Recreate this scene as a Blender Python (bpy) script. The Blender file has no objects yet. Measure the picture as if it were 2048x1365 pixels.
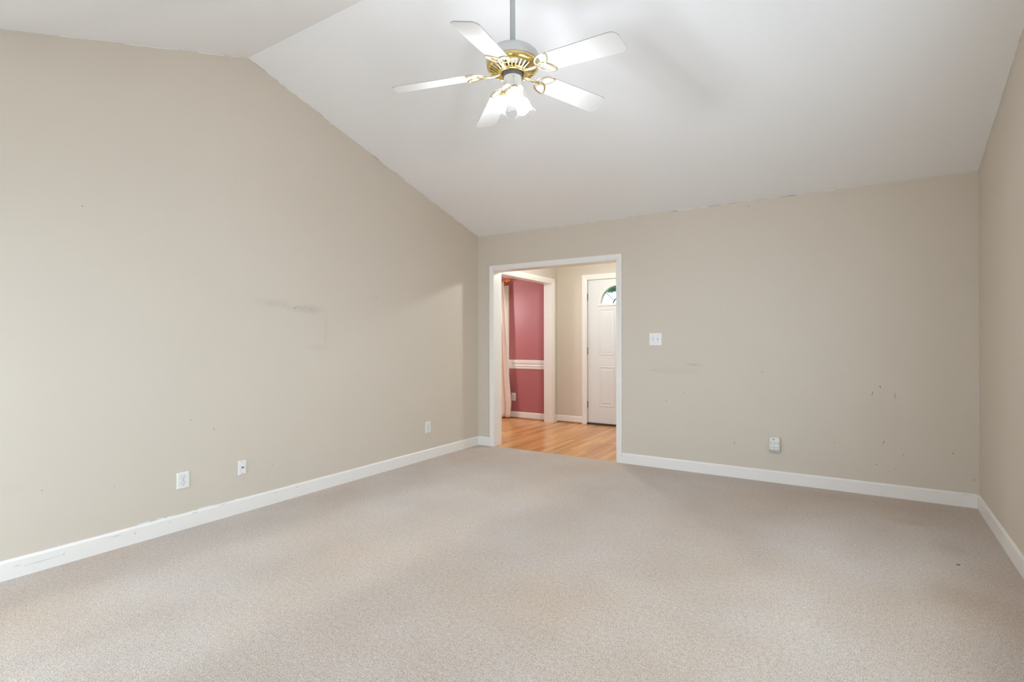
import bpy, bmesh, math, random
from mathutils import Vector, Matrix
random.seed(7)
PI = math.pi
C = bpy.context.scene.collection
scene = bpy.context.scene

# ------------------------------------------------------------------ camera
YAW, PITCH, ROLL = 0.5615, 0.0003, -0.0017
cam_d = bpy.data.cameras.new('camera')
cam_d.sensor_width = 36.0
cam_d.lens = 1044.0 / 2048.0 * 36.0
cam_d.clip_start = 0.02
cam = bpy.data.objects.new('camera', cam_d); C.objects.link(cam)
fw = Vector((-math.sin(YAW)*math.cos(PITCH), math.cos(YAW)*math.cos(PITCH), math.sin(PITCH)))
rt = Vector((math.cos(YAW), math.sin(YAW), 0)); up = rt.cross(fw)
r2 = math.cos(ROLL)*rt + math.sin(ROLL)*up; u2 = -math.sin(ROLL)*rt + math.cos(ROLL)*up
cam.matrix_world = Matrix(((r2.x, u2.x, -fw.x, 3.592), (r2.y, u2.y, -fw.y, -4.966), (r2.z, u2.z, -fw.z, 1.21), (0, 0, 0, 1)))
scene.camera = cam

# ------------------------------------------------------------------ view + world + daylight
scene.view_settings.view_transform = 'Standard'
scene.view_settings.look = 'None'
scene.view_settings.gamma = 1.0
scene.view_settings.use_curve_mapping = False
scene.view_settings.exposure = 0.15
scene.cycles.use_denoising = True
scene.cycles.max_bounces = 12
scene.cycles.diffuse_bounces = 8
scene.cycles.transparent_max_bounces = 16
SKY = 9.6
FAN_L, HALL_L, DINE_L = 440.0, 335.0, 215.0

w = bpy.data.worlds.new('World'); scene.world = w; w.use_nodes = True
nt = w.node_tree; nt.nodes.clear()
wo = nt.nodes.new('ShaderNodeOutputWorld'); bg = nt.nodes.new('ShaderNodeBackground')
tc = nt.nodes.new('ShaderNodeTexCoord'); sp = nt.nodes.new('ShaderNodeSeparateXYZ'); mr = nt.nodes.new('ShaderNodeMapRange')
cr = nt.nodes.new('ShaderNodeValToRGB')
mr.inputs['From Min'].default_value = -1; mr.inputs['From Max'].default_value = 1
nt.links.new(tc.outputs['Generated'], sp.inputs[0]); nt.links.new(sp.outputs['Z'], mr.inputs['Value'])
nt.links.new(mr.outputs[0], cr.inputs[0])
e = cr.color_ramp.elements
e[0].position = 0.0; e[0].color = (0.46, 0.51, 0.59, 1)
e[1].position = 1.0; e[1].color = (0.72, 0.86, 1.0, 1)
for p_, c_ in ((0.46, (0.46, 0.51, 0.59, 1)), (0.50, (0.74, 0.85, 1.0, 1)), (0.60, (0.82, 0.94, 1.10, 1))):
    q_ = e.new(p_); q_.color = c_
nt.links.new(cr.outputs[0], bg.inputs[0]); bg.inputs[1].default_value = SKY
nt.links.new(bg.outputs[0], wo.inputs[0])

def portal(name, loc, rot, sx, sz):
    l = bpy.data.lights.new(name, 'AREA'); l.shape = 'RECTANGLE'; l.size = sx; l.size_y = sz
    l.cycles.is_portal = True
    o = bpy.data.objects.new(name, l); C.objects.link(o); o.location = loc; o.rotation_euler = rot
    return o

sun_d = bpy.data.lights.new('hazy_sun', 'SUN'); sun_d.energy = 1.1; sun_d.angle = math.radians(5.5); sun_d.color = (0.93, 0.97, 1.0)
sun = bpy.data.objects.new('hazy_sun', sun_d); C.objects.link(sun)
sun.rotation_euler = Vector((0.075, 1.0, -0.43)).to_track_quat('-Z', 'Y').to_euler()

# ------------------------------------------------------------------ room dimensions (metres)
W, H0, HR, YR, YB = 4.436, 2.433, 3.247, -2.803, -5.606     # width, eaves, ridge, ridge position, window wall
S1 = (HR - H0) / -YR
S2 = 0.347
ANG = 0.0365                                                   # the right wall runs a little out of square
OX0, OX1, OZ = 0.225, 1.700, 2.019                             # cased opening to the hall
BT = 0.145                                                     # wall thickness
HX, HF, HC = -0.025, 2.06, 2.335                               # hall left wall, hall front wall, hall ceiling
DF = 2.03                                                      # dining room front wall
def xr(y): return W + math.tan(ANG) * y
def zc(y): return HR - S1*(y - YR) if y > YR else HR - S2*(YR - y)

for nm, lo, sx, sz, rz in (('portal_patio', (0.86, YB-0.02, 1.04), 1.18, 2.0, 0),
                           ('portal_rear', (3.40, YB-0.02, 1.65), 0.9, 0.90, 0),
                           ):
    portal(nm, lo, (PI/2, 0, 0), sx, sz)                       # faces +Y (into the room)
po = portal('portal_right', (xr(-2.98)+0.14, -2.98, 1.525), (0, 0, 0), 2.0, 1.35)
po.rotation_euler = Vector((-math.cos(ANG), math.sin(ANG), 0)).to_track_quat('-Z', 'Y').to_euler()
portal('portal_dining', (-1.44, DF+0.16, 1.40), (-PI/2, 0, 0), 1.0, 1.25)   # faces -Y

# ------------------------------------------------------------------ material helpers
def mat(name, col, rough=0.6, metal=0.0, spec=0.5, noise=0.0, nscale=8.0, bump=0.0, bscale=200.0, emit=None, estr=0.0):
    m = bpy.data.materials.new(name); m.use_nodes = True
    nt = m.node_tree; b = nt.nodes['Principled BSDF']
    b.inputs['Base Color'].default_value = (*col, 1); b.inputs['Roughness'].default_value = rough
    b.inputs['Metallic'].default_value = metal; b.inputs['Specular IOR Level'].default_value = spec
    tc = nt.nodes.new('ShaderNodeTexCoord')
    if noise:
        n = nt.nodes.new('ShaderNodeTexNoise'); n.inputs['Scale'].default_value = nscale; n.inputs['Detail'].default_value = 4
        nt.links.new(tc.outputs['Object'], n.inputs['Vector'])
        mx = nt.nodes.new('ShaderNodeMix'); mx.data_type = 'RGBA'
        mx.inputs[6].default_value = (*[c*(1-noise) for c in col], 1); mx.inputs[7].default_value = (*[min(1, c*(1+noise)) for c in col], 1)
        nt.links.new(n.outputs['Fac'], mx.inputs[0]); nt.links.new(mx.outputs[2], b.inputs['Base Color'])
    if bump:
        n = nt.nodes.new('ShaderNodeTexNoise'); n.inputs['Scale'].default_value = bscale; n.inputs['Detail'].default_value = 3
        nt.links.new(tc.outputs['Object'], n.inputs['Vector'])
        bp = nt.nodes.new('ShaderNodeBump'); bp.inputs['Strength'].default_value = bump; bp.inputs['Distance'].default_value = 0.002
        nt.links.new(n.outputs['Fac'], bp.inputs['Height']); nt.links.new(bp.outputs[0], b.inputs['Normal'])
    if emit:
        b.inputs['Emission Color'].default_value = (*emit, 1); b.inputs['Emission Strength'].default_value = estr
    return m

def stain_chain(nt, src_socket, stains, tc):
    """soft-edged stains: (centre xyz, radius xyz, colour, amount) mixed over a colour"""
    cur = src_socket
    for c, r, col, amt in stains:
        mp = nt.nodes.new('ShaderNodeVectorMath'); mp.operation = 'SUBTRACT'; mp.inputs[1].default_value = c
        nt.links.new(tc.outputs['Object'], mp.inputs[0])
        dv = nt.nodes.new('ShaderNodeVectorMath'); dv.operation = 'DIVIDE'; dv.inputs[1].default_value = r
        nt.links.new(mp.outputs[0], dv.inputs[0])
        ln = nt.nodes.new('ShaderNodeVectorMath'); ln.operation = 'LENGTH'; nt.links.new(dv.outputs[0], ln.inputs[0])
        nz = nt.nodes.new('ShaderNodeTexNoise'); nz.inputs['Scale'].default_value = 9.0; nz.inputs['Detail'].default_value = 5
        nt.links.new(tc.outputs['Object'], nz.inputs['Vector'])
        ad = nt.nodes.new('ShaderNodeMath'); ad.operation = 'MULTIPLY_ADD'; ad.inputs[1].default_value = 0.9
        nt.links.new(nz.outputs['Fac'], ad.inputs[0]); nt.links.new(ln.outputs['Value'], ad.inputs[2])
        mr = nt.nodes.new('ShaderNodeMapRange'); mr.interpolation_type = 'SMOOTHSTEP'
        mr.inputs['From Min'].default_value = 0.55; mr.inputs['From Max'].default_value = 1.45
        mr.inputs['To Min'].default_value = amt; mr.inputs['To Max'].default_value = 0.0
        nt.links.new(ad.outputs[0], mr.inputs['Value'])
        mx = nt.nodes.new('ShaderNodeMix'); mx.data_type = 'RGBA'; mx.inputs[7].default_value = (*col, 1)
        nt.links.new(mr.outputs[0], mx.inputs[0]); nt.links.new(cur, mx.inputs[6]); cur = mx.outputs[2]
    return cur

WALL = (0.635, 0.563, 0.470)
def wall_paint(name, stains=(), base=WALL):
    m = mat(name, base, 0.55, 0, 0.35, noise=0.02, nscale=2.2, bump=0.06, bscale=260)
    nt = m.node_tree; b = nt.nodes['Principled BSDF']
    if stains:
        tc = [n for n in nt.nodes if n.type == 'TEX_COORD'][0]
        src = b.inputs['Base Color'].links[0].from_socket
        nt.links.new(stain_chain(nt, src, stains, tc), b.inputs['Base Color'])
    return m
M = {}
DK = (0.43, 0.385, 0.31)
M['wall'] = wall_paint('beige wall paint')
M['wall_left'] = wall_paint('beige wall paint, smudged', [
    ((0, -2.62, 1.50), (1, 0.20, 0.045), DK, 0.25), ((0, -2.33, 1.47), (1, 0.24, 0.05), DK, 0.38),
    ((0, -2.14, 1.30), (1, 0.03, 0.2), DK, 0.16), ((0, -2.22, 1.16), (1, 0.16, 0.04), DK, 0.14),
    ((0, -4.1, 0.45), (1, 0.12, 0.05), DK, 0.07)])
M['wall_back'] = wall_paint('beige wall paint, scuffed', [
    ((2.26, 0, 0.93), (0.3, 1, 0.05), DK, 0.16), ((3.85, 0, 0.6), (0.25, 1, 0.3), DK, 0.10),
    ((2.45, 0, 0.99), (0.12, 1, 0.02), DK, 0.3)])
M['ceiling'] = mat('flat white ceiling paint', (0.86, 0.855, 0.845), 0.9, 0, 0.2, noise=0.012, nscale=1.5, bump=0.05, bscale=150)
M['trim'] = mat('white trim paint', (0.835, 0.80, 0.755), 0.35, 0, 0.5, noise=0.02, nscale=20)
M['door'] = mat('white door enamel', (0.74, 0.735, 0.725), 0.4, 0, 0.5)
M['edge'] = mat('white paint line', (0.74, 0.72, 0.67), 0.6)
M['edge_dark'] = mat('ragged tan paint line', (0.38, 0.33, 0.26), 0.7)
M['scuff'] = mat('grey scuff', (0.27, 0.235, 0.195), 0.8)
M['scuff_soft'] = mat('faint scuff', (0.36, 0.32, 0.27), 0.8)
M['trim_scuff'] = mat('faint grey rub', (0.66, 0.65, 0.62), 0.6)
M['scuff_tan'] = mat('tan scrape', (0.55, 0.36, 0.20), 0.8)
M['red'] = mat('dusty red wall paint', (0.43, 0.145, 0.15), 0.45, 0, 0.5, noise=0.02, nscale=2)
M['plate'] = mat('white plastic', (0.80, 0.79, 0.76), 0.3)
M['plate_worn'] = mat('off-white plastic', (0.72, 0.72, 0.68), 0.35)
M['slot'] = mat('dark slot', (0.05, 0.045, 0.04), 0.7)
M['screw'] = mat('painted screw', (0.55, 0.54, 0.52), 0.35, 0.4)
M['grey'] = mat('seam grey', (0.40, 0.39, 0.37), 0.6)
M['steel'] = mat('dull steel', (0.42, 0.40, 0.37), 0.35, 1.0)
M['hinge'] = mat('hinge metal', (0.22, 0.20, 0.17), 0.4, 0.9)
M['brass'] = mat('polished brass', (0.86, 0.66, 0.27), 0.16, 1.0, noise=0.03, nscale=30)
M['brass_pale'] = mat('pale brass', (0.80, 0.70, 0.42), 0.25, 1.0)
M['copper'] = mat('copper finial', (0.80, 0.30, 0.08), 0.22, 1.0)
M['fan_white'] = mat('white enamel', (0.66, 0.66, 0.65), 0.4)
M['rod_white'] = mat('greyed white rod', (0.50, 0.505, 0.51), 0.4)
M['blade'] = mat('white laminate', (0.60, 0.58, 0.54), 0.6, noise=0.01, nscale=30)
M['blade_edge'] = mat('grey blade edging', (0.45, 0.44, 0.42), 0.6)
M['dark'] = mat('dark metal', (0.06, 0.055, 0.05), 0.5, 0.3)
M['bulb'] = mat('lit bulb', (1, 1, 1), 0.4, emit=(0.93, 1.0, 1.12), estr=FAN_L)
M['hall_bulb'] = mat('lit diffuser', (1, 1, 1), 0.4, emit=(0.92, 1.03, 1.0), estr=HALL_L)
M['dine_bulb'] = mat('lit globe', (1, 1, 1), 0.4, emit=(0.95, 1.0, 1.03), estr=DINE_L)
M['threshold'] = mat('black threshold', (0.03, 0.025, 0.02), 0.6)
M['shoe'] = mat('stained wood shoe moulding', (0.33, 0.13, 0.035), 0.35)
M['lead'] = mat('dark green came', (0.03, 0.10, 0.09), 0.4, 0.3)
M['grass'] = mat('lawn', (0.16, 0.25, 0.08), 0.9, noise=0.3, nscale=2)
M['bark'] = mat('bark', (0.16, 0.12, 0.09), 0.9, noise=0.3, nscale=15, bump=0.4, bscale=30)
M['leaf'] = mat('leaf green', (0.48, 0.66, 0.58), 0.55, noise=0.35, nscale=3)

def thin_glass(name, tint, gloss, rough=0.02, base=0.04):
    m = bpy.data.materials.new(name); m.use_nodes = True; nt = m.node_tree; nt.nodes.clear()
    o = nt.nodes.new('ShaderNodeOutputMaterial'); t = nt.nodes.new('ShaderNodeBsdfTransparent'); t.inputs[0].default_value = (*tint, 1)
    g = nt.nodes.new('ShaderNodeBsdfGlossy'); g.inputs['Roughness'].default_value = rough
    lw = nt.nodes.new('ShaderNodeLayerWeight'); lw.inputs[0].default_value = 0.35
    mm = nt.nodes.new('ShaderNodeMath'); mm.operation = 'MULTIPLY_ADD'; mm.inputs[1].default_value = gloss; mm.inputs[2].default_value = base
    mx = nt.nodes.new('ShaderNodeMixShader')
    nt.links.new(lw.outputs['Facing'], mm.inputs[0]); nt.links.new(mm.outputs[0], mx.inputs[0])
    nt.links.new(t.outputs[0], mx.inputs[1]); nt.links.new(g.outputs[0], mx.inputs[2]); nt.links.new(mx.outputs[0], o.inputs[0])
    return m
M['lite_pane'] = thin_glass('tinted door glass', (0.42, 0.455, 0.45), 0.15)
M['pane'] = thin_glass('window glass', (0.95, 0.98, 0.98), 0.25)
def shade_glass():
    m = thin_glass('faintly frosted shade glass', (0.955, 0.955, 0.955), 0.10, 0.03, 0.012)
    nt = m.node_tree; o = [n for n in nt.nodes if n.type == 'OUTPUT_MATERIAL'][0]; src = o.inputs[0].links[0].from_socket
    tr = nt.nodes.new('ShaderNodeBsdfTranslucent'); tr.inputs[0].default_value = (0.9, 0.9, 0.9, 1)
    df = nt.nodes.new('ShaderNodeBsdfDiffuse'); df.inputs[0].default_value = (0.9, 0.9, 0.9, 1)
    ad = nt.nodes.new('ShaderNodeMixShader'); ad.inputs[0].default_value = 0.5
    mx = nt.nodes.new('ShaderNodeMixShader'); mx.inputs[0].default_value = 0.0045
    nt.links.new(tr.outputs[0], ad.inputs[1]); nt.links.new(df.outputs[0], ad.inputs[2])
    nt.links.new(src, mx.inputs[1]); nt.links.new(ad.outputs[0], mx.inputs[2]); nt.links.new(mx.outputs[0], o.inputs[0])
    return m
M['shade'] = shade_glass()

def carpet_mat():
    m = bpy.data.materials.new('loop pile carpet'); m.use_nodes = True; nt = m.node_tree; b = nt.nodes['Principled BSDF']
    b.inputs['Roughness'].default_value = 0.95; b.inputs['Specular IOR Level'].default_value = 0.15
    b.inputs['Sheen Weight'].default_value = 0.25; b.inputs['Sheen Roughness'].default_value = 0.5
    tc = nt.nodes.new('ShaderNodeTexCoord')
    def noise(s, d=2, r=0.5):
        n = nt.nodes.new('ShaderNodeTexNoise'); n.inputs['Scale'].default_value = s; n.inputs['Detail'].default_value = d
        n.inputs['Roughness'].default_value = r
        nt.links.new(tc.outputs['Object'], n.inputs['Vector']); return n.outputs['Fac']
    def ramp(f, a, b_, pa, pb):
        r = nt.nodes.new('ShaderNodeValToRGB'); r.color_ramp.elements[0].position = pa; r.color_ramp.elements[1].position = pb
        r.color_ramp.elements[0].color = (*a, 1); r.color_ramp.elements[1].color = (*b_, 1)
        nt.links.new(f, r.inputs[0]); return r.outputs[0]
    def mix(f, a, b_, mode='MIX'):
        x = nt.nodes.new('ShaderNodeMix'); x.data_type = 'RGBA'; x.blend_type = mode
        if isinstance(f, float): x.inputs[0].default_value = f
        else: nt.links.new(f, x.inputs[0])
        for i, q in ((6, a), (7, b_)):
            if isinstance(q, tuple): x.inputs[i].default_value = (*q, 1)
            else: nt.links.new(q, x.inputs[i])
        return x.outputs[2]
    fine = ramp(noise(230, 3, 0.75), (0.285, 0.230, 0.190), (0.78, 0.685, 0.61), 0.34, 0.64)
    flecks = ramp(noise(150, 2, 0.75), (0.60, 0.56, 0.53), (1, 1, 1), 0.33, 0.43)
    col = mix(1.0, fine, flecks, 'MULTIPLY')
    mid = ramp(noise(52, 5, 0.85), (0.80, 0.775, 0.75), (1.06, 1.06, 1.06), 0.36, 0.62)
    col = mix(1.0, col, mid, 'MULTIPLY')
    mott = ramp(noise(2.3, 4, 0.55), (0.93, 0.915, 0.895), (1.0, 1.0, 1.0), 0.35, 0.65)
    col = mix(1.0, col, mott, 'MULTIPLY')
    warm = ramp(noise(0.9, 3, 0.5), (1.0, 1.0, 1.0), (1.0, 0.925, 0.84), 0.42, 0.68)
    col = mix(1.0, col, warm, 'MULTIPLY')
    BR = (0.36, 0.26, 0.17)
    st = [((3.98, -0.62, 0), (0.16, 0.10, 1), BR, 0.38), ((4.12, -1.05, 0), (0.12, 0.2, 1), BR, 0.28), ((4.05, -1.75, 0), (0.2, 0.22, 1), BR, 0.28),
          ((3.55, -0.22, 0), (0.3, 0.14, 1), BR, 0.22), ((2.6, -0.25, 0), (0.5, 0.15, 1), BR, 0.12), ((3.2, -3.1, 0), (0.5, 0.35, 1), BR, 0.12),
          ((2.75, -2.2, 0), (0.35, 0.3, 1), BR, 0.08), ((1.2, -0.9, 0), (0.5, 0.35, 1), BR, 0.08)]
    col = stain_chain(nt, col, st, tc)
    nt.links.new(col, b.inputs['Base Color'])
    bp = nt.nodes.new('ShaderNodeBump'); bp.inputs['Strength'].default_value = 0.55; bp.inputs['Distance'].default_value = 0.004
    nt.links.new(noise(210, 2, 0.6), bp.inputs['Height']); nt.links.new(bp.outputs[0], b.inputs['Normal'])
    return m
M['carpet'] = carpet_mat()

def wood_floor_mat():
    m = bpy.data.materials.new('oak strip floor'); m.use_nodes = True; nt = m.node_tree; b = nt.nodes['Principled BSDF']
    b.inputs['Roughness'].default_value = 0.22; b.inputs['Specular IOR Level'].default_value = 0.5
    tc = nt.nodes.new('ShaderNodeTexCoord')
    mp = nt.nodes.new('ShaderNodeMapping'); mp.inputs['Rotation'].default_value = (0, 0, PI/2)
    nt.links.new(tc.outputs['Object'], mp.inputs[0])
    br = nt.nodes.new('ShaderNodeTexBrick'); br.inputs['Scale'].default_value = 1.0
    br.inputs['Brick Width'].default_value = 0.85; br.inputs['Row Height'].default_value = 0.057
    br.inputs['Mortar Size'].default_value = 0.0007; br.offset = 0.37; br.offset_frequency = 3
    br.inputs['Color1'].default_value = (0.56, 0.235, 0.075, 1); br.inputs['Color2'].default_value = (0.80, 0.42, 0.155, 1)
    br.inputs['Mortar'].default_value = (0.26, 0.10, 0.03, 1)
    nt.links.new(mp.outputs[0], br.inputs[0])
    mp2 = nt.nodes.new('ShaderNodeMapping'); mp2.inputs['Scale'].default_value = (60, 2.2, 1)
    nt.links.new(tc.outputs['Object'], mp2.inputs[0])
    n = nt.nodes.new('ShaderNodeTexNoise'); n.inputs['Scale'].default_value = 1.0; n.inputs['Detail'].default_value = 5
    nt.links.new(mp2.outputs[0], n.inputs['Vector'])
    r = nt.nodes.new('ShaderNodeValToRGB'); r.color_ramp.elements[0].color = (0.70, 0.62, 0.55, 1); r.color_ramp.elements[1].color = (1.05, 1.05, 1.0, 1)
    r.color_ramp.elements[0].position = 0.3; r.color_ramp.elements[1].position = 0.65
    nt.links.new(n.outputs['Fac'], r.inputs[0])
    x = nt.nodes.new('ShaderNodeMix'); x.data_type = 'RGBA'; x.blend_type = 'MULTIPLY'; x.inputs[0].default_value = 0.7
    nt.links.new(br.outputs[0], x.inputs[6]); nt.links.new(r.outputs[0], x.inputs[7]); nt.links.new(x.outputs[2], b.inputs['Base Color'])
    return m
M['oak'] = wood_floor_mat()

def curtain_mat():
    m = mat('peach striped curtain cloth', (0.80, 0.66, 0.56), 0.7, 0, 0.3)
    nt = m.node_tree; b = nt.nodes['Principled BSDF']; tc = nt.nodes.new('ShaderNodeTexCoord')
    wv = nt.nodes.new('ShaderNodeTexWave'); wv.bands_direction = 'X'; wv.inputs['Scale'].default_value = 40; wv.inputs['Distortion'].default_value = 0.4
    nt.links.new(tc.outputs['Object'], wv.inputs[0])
    mx = nt.nodes.new('ShaderNodeMix'); mx.data_type = 'RGBA'; mx.inputs[6].default_value = (0.80, 0.62, 0.51, 1); mx.inputs[7].default_value = (0.90, 0.82, 0.74, 1)
    nt.links.new(wv.outputs['Fac'], mx.inputs[0]); nt.links.new(mx.outputs[2], b.inputs['Base Color'])
    return m
M['curtain'] = curtain_mat()

# ------------------------------------------------------------------ mesh helpers
def obj(name, bm, mats, parent=None, smooth=False):
    bmesh.ops.recalc_face_normals(bm, faces=bm.faces[:])
    me = bpy.data.meshes.new(name); bm.to_mesh(me); bm.free()
    for m in (mats if isinstance(mats, (list, tuple)) else [mats]): me.materials.append(m)
    if smooth:
        for f in me.polygons: f.use_smooth = True
    o = bpy.data.objects.new(name, me); C.objects.link(o)
    if parent: o.parent = parent
    return o
def sharp(o, ang=35):
    me = o.data; bm = bmesh.new(); bm.from_mesh(me); lim = math.radians(ang)
    for ed in bm.edges:
        if len(ed.link_faces) == 2 and ed.calc_face_angle(0) > lim: ed.smooth = False
    for f in bm.faces: f.smooth = True
    bm.to_mesh(me); bm.free(); return o
def struct(name, bm, mats, parent=None, label=None):
    o = obj(name, bm, mats, parent)
    if parent is None: o['kind'] = 'structure'
    if label: o['label'] = label
    return o
def thing(name, label, cat, loc=(0, 0, 0), rotz=0.0, group=None, kind=None):
    o = bpy.data.objects.new(name, None); o.empty_display_size = 0.05; C.objects.link(o)
    o.location = loc; o.rotation_euler = (0, 0, rotz)
    o['label'] = label; o['category'] = cat
    if group: o['group'] = group
    if kind: o['kind'] = kind
    return o
def box(bm, x0, x1, y0, y1, z0, z1, mi=0, bev=0.0):
    vs = [bm.verts.new((x, y, z)) for x in (x0, x1) for y in (y0, y1) for z in (z0, z1)]
    fs = []
    for a in ((0, 1, 3, 2), (4, 6, 7, 5), (0, 4, 5, 1), (2, 3, 7, 6), (0, 2, 6, 4), (1, 5, 7, 3)):
        f = bm.faces.new([vs[i] for i in a]); f.material_index = mi; fs.append(f)
    if bev:
        es = list({e for f in fs for e in f.edges})
        r = bmesh.ops.bevel(bm, geom=es, offset=bev, segments=2, profile=0.5, affect='EDGES')
        for f in r['faces']: f.material_index = mi
    return fs
def prism(bm, pts, ext, mi=0):
    """polygon pts (3D) extruded by vector ext"""
    ext = Vector(ext)
    a = [bm.verts.new(p) for p in pts]; b = [bm.verts.new(Vector(p)+ext) for p in pts]
    n = len(a); fs = [bm.faces.new(a), bm.faces.new(b[::-1])]
    for i in range(n): fs.append(bm.faces.new((a[i], b[i], b[(i+1) % n], a[(i+1) % n])))
    for f in fs: f.material_index = mi
    return fs
def poly(bm, pts, mi=0):
    f = bm.faces.new([bm.verts.new(p) for p in pts]); f.material_index = mi; return f
def lathe(bm, prof, cx=0, cy=0, seg=48, mi=0, mtx=None, cap=False):
    rings = []
    for r, z in prof:
        ring = []
        for i in range(seg):
            a = 2*PI*i/seg; v = Vector((cx+r*math.cos(a), cy+r*math.sin(a), z))
            ring.append(bm.verts.new(mtx @ v if mtx else v))
        rings.append(ring)
    for a, b in zip(rings, rings[1:]):
        for i in range(seg):
            f = bm.faces.new((a[i], a[(i+1) % seg], b[(i+1) % seg], b[i])); f.material_index = mi
    if cap:
        for rg in (rings[0], rings[-1]):
            f = bm.faces.new(rg); f.material_index = mi
def tube(bm, pts, rad, seg=10, closed=False, mi=0, flat=None):
    pts = [Vector(p) for p in pts]; n = len(pts); rings = []
    for i, p in enumerate(pts):
        t = (pts[(i+1) % n]-pts[i-1]) if closed else (pts[min(i+1, n-1)]-pts[max(i-1, 0)])
        t.normalize()
        refv = flat if flat is not None else (Vector((0, 0, 1)) if abs(t.z) < 0.9 else Vector((1, 0, 0)))
        s = t.cross(refv).normalized(); u = s.cross(t).normalized()
        r = rad(i/(n-1)) if callable(rad) else rad
        ra, rb = r if isinstance(r, tuple) else (r, r)
        rings.append([bm.verts.new(p + s*ra*math.cos(2*PI*k/seg) + u*rb*math.sin(2*PI*k/seg)) for k in range(seg)])
    for i in range(n if closed else n-1):
        a, b = rings[i], rings[(i+1) % n]
        for k in range(seg):
            f = bm.faces.new((a[k], a[(k+1) % seg], b[(k+1) % seg], b[k])); f.material_index = mi
    if not closed:
        for rg in (rings[0], rings[-1]):
            f = bm.faces.new(rg); f.material_index = mi
def sphere(bm, c, r, sx=1, sy=1, sz=1, sub=3, mi=0):
    res = bmesh.ops.create_icosphere(bm, subdivisions=sub, radius=r)
    for v in res['verts']: v.co = Vector((v.co.x*sx, v.co.y*sy, v.co.z*sz)) + Vector(c)
    for f in {f for v in res['verts'] for f in v.link_faces}: f.material_index = mi

# small flat paint marks inside a wall's own mesh (o = plane origin function)
def mark(bm, P, u, v, du, dv, ang=0, mi=1, n=9, ragged=0.35):
    pts = []
    for i in range(n):
        a = 2*PI*i/n; k = 1 + random.uniform(-ragged, ragged)
        x, y = 0.8*du*math.cos(a)*k, 0.8*dv*math.sin(a)*k
        pts.append(P(u + x*math.cos(ang)-y*math.sin(ang), v + x*math.sin(ang)+y*math.cos(ang)))
    poly(bm, pts, mi)
def ragged_strip(bm, p0, p1, wdir, wmin, wmax, off, mi, step=0.03, gaps=0.0):
    """uneven brushed paint line on a surface, running p0 -> p1, spreading along wdir"""
    p0, p1, wdir, off = Vector(p0), Vector(p1), Vector(wdir), Vector(off)
    n = max(2, int((p1-p0).length/step)); prev = None; w_ = wmin
    for i in range(n+1):
        w_ = max(wmin, min(wmax, w_ + random.uniform(-1, 1)*(wmax-wmin)*0.45))
        a = p0.lerp(p1, i/n)+off; b = a+wdir*w_
        cur = (bm.verts.new(a), bm.verts.new(b))
        if prev and random.random() >= gaps:
            f = bm.faces.new((prev[0], cur[0], cur[1], prev[1])); f.material_index = mi
        prev = cur

# ------------------------------------------------------------------ setting: floors
bm = bmesh.new(); prism(bm, [(-0.02, YB-0.1, -0.06), (xr(YB-0.1)+0.02, YB-0.1, -0.06), (W+0.02, 0, -0.06), (OX1-0.01, 0, -0.06), (OX1-0.01, 0.017, -0.06), (OX0+0.01, 0.017, -0.06), (OX0+0.01, 0, -0.06), (-0.02, 0, -0.06)], (0, 0, 0.06))
struct('floor', bm, M['carpet'], label='speckled beige loop-pile carpet')
bm = bmesh.new(); prism(bm, [(OX0, 0.017, -0.06), (OX1, 0.017, -0.06), (OX1, BT, -0.06), (3.0, BT, -0.06), (3.0, HF+0.1, -0.06), (-3.5, HF+0.1, -0.06), (-3.5, -1.0, -0.06), (-0.16, -1.0, -0.06), (-0.16, BT, -0.06), (OX0, BT, -0.06)], (0, 0, 0.059))
struct('floor_hall', bm, M['oak'], label='honey oak strip floor of the hall')

# ------------------------------------------------------------------ walls of the big room
bm = bmesh.new()
prism(bm, [(0, YB-0.15, -0.06), (0, 0, -0.06), (0, 0, H0), (0, YR, HR), (0, YB-0.15, zc(YB-0.15))], (-0.12, 0, 0))
PL = lambda y, z: (0.0006, y, z)
for y, z, a, b_, an, mi in ((-2.425, 1.474, .012, .004, .3, 1), (-2.405, 1.479, .018, .002, -.35, 1), (-2.43, 1.465, .004, .008, 0, 1), (-2.281, 1.471, .010, .005, 0, 2),
        (-1.577, 1.614, .005, .005, 0, 1), (-2.216, 1.208, .004, .005, 0, 2), (-2.897, 2.343, .004, .003, 0, 2), (-3.772, 1.97, .005, .004, 0, 1),
        (-3.95, 0.42, .006, .004, 0, 2), (-3.62, .36, .004, .004, 0, 2), (-2.62, .29, .004, .004, 0, 2), (-2.68, .31, .003, .003, 0, 1), (-2.66, .22, .004, .003, 0, 1),
        (-1.35, .34, .004, .005, 0, 2), (-2.9, .2, .004, .004, 0, 2), (-3.2, .7, .004, .006, 0, 2), (-1.5, .5, .003, .006, .4, 2), (-3.05, .62, .003, .012, .2, 2)):
    mark(bm, PL, y, z, a, b_, an, mi)
n1 = Vector((0, S1, 1)).normalized()
ragged_strip(bm, (0, 0, H0), (0, YR, HR), (0, 0, -1), 0.001, 0.007, (0.0009, 0, 0), 3, 0.035, 0.35)
ragged_strip(bm, (0, 0, H0), (0, YR, HR), (0, 0, -1), 0.001, 0.009, (0.0006, 0, 0), 4, 0.05, 0.25)
ragged_strip(bm, (0, YR, HR), (0, -4.6, zc(-4.6)), (0, 0, -1), 0.001, 0.008, (0.0009, 0, 0), 3, 0.045, 0.3)
ragged_strip(bm, (0, -2.85, 0.1005), (0, -3.5, 0.1005), (0, 0, 1), 0.0005, 0.010, (0.0009, 0, 0), 3, 0.02, 0.15)
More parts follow.
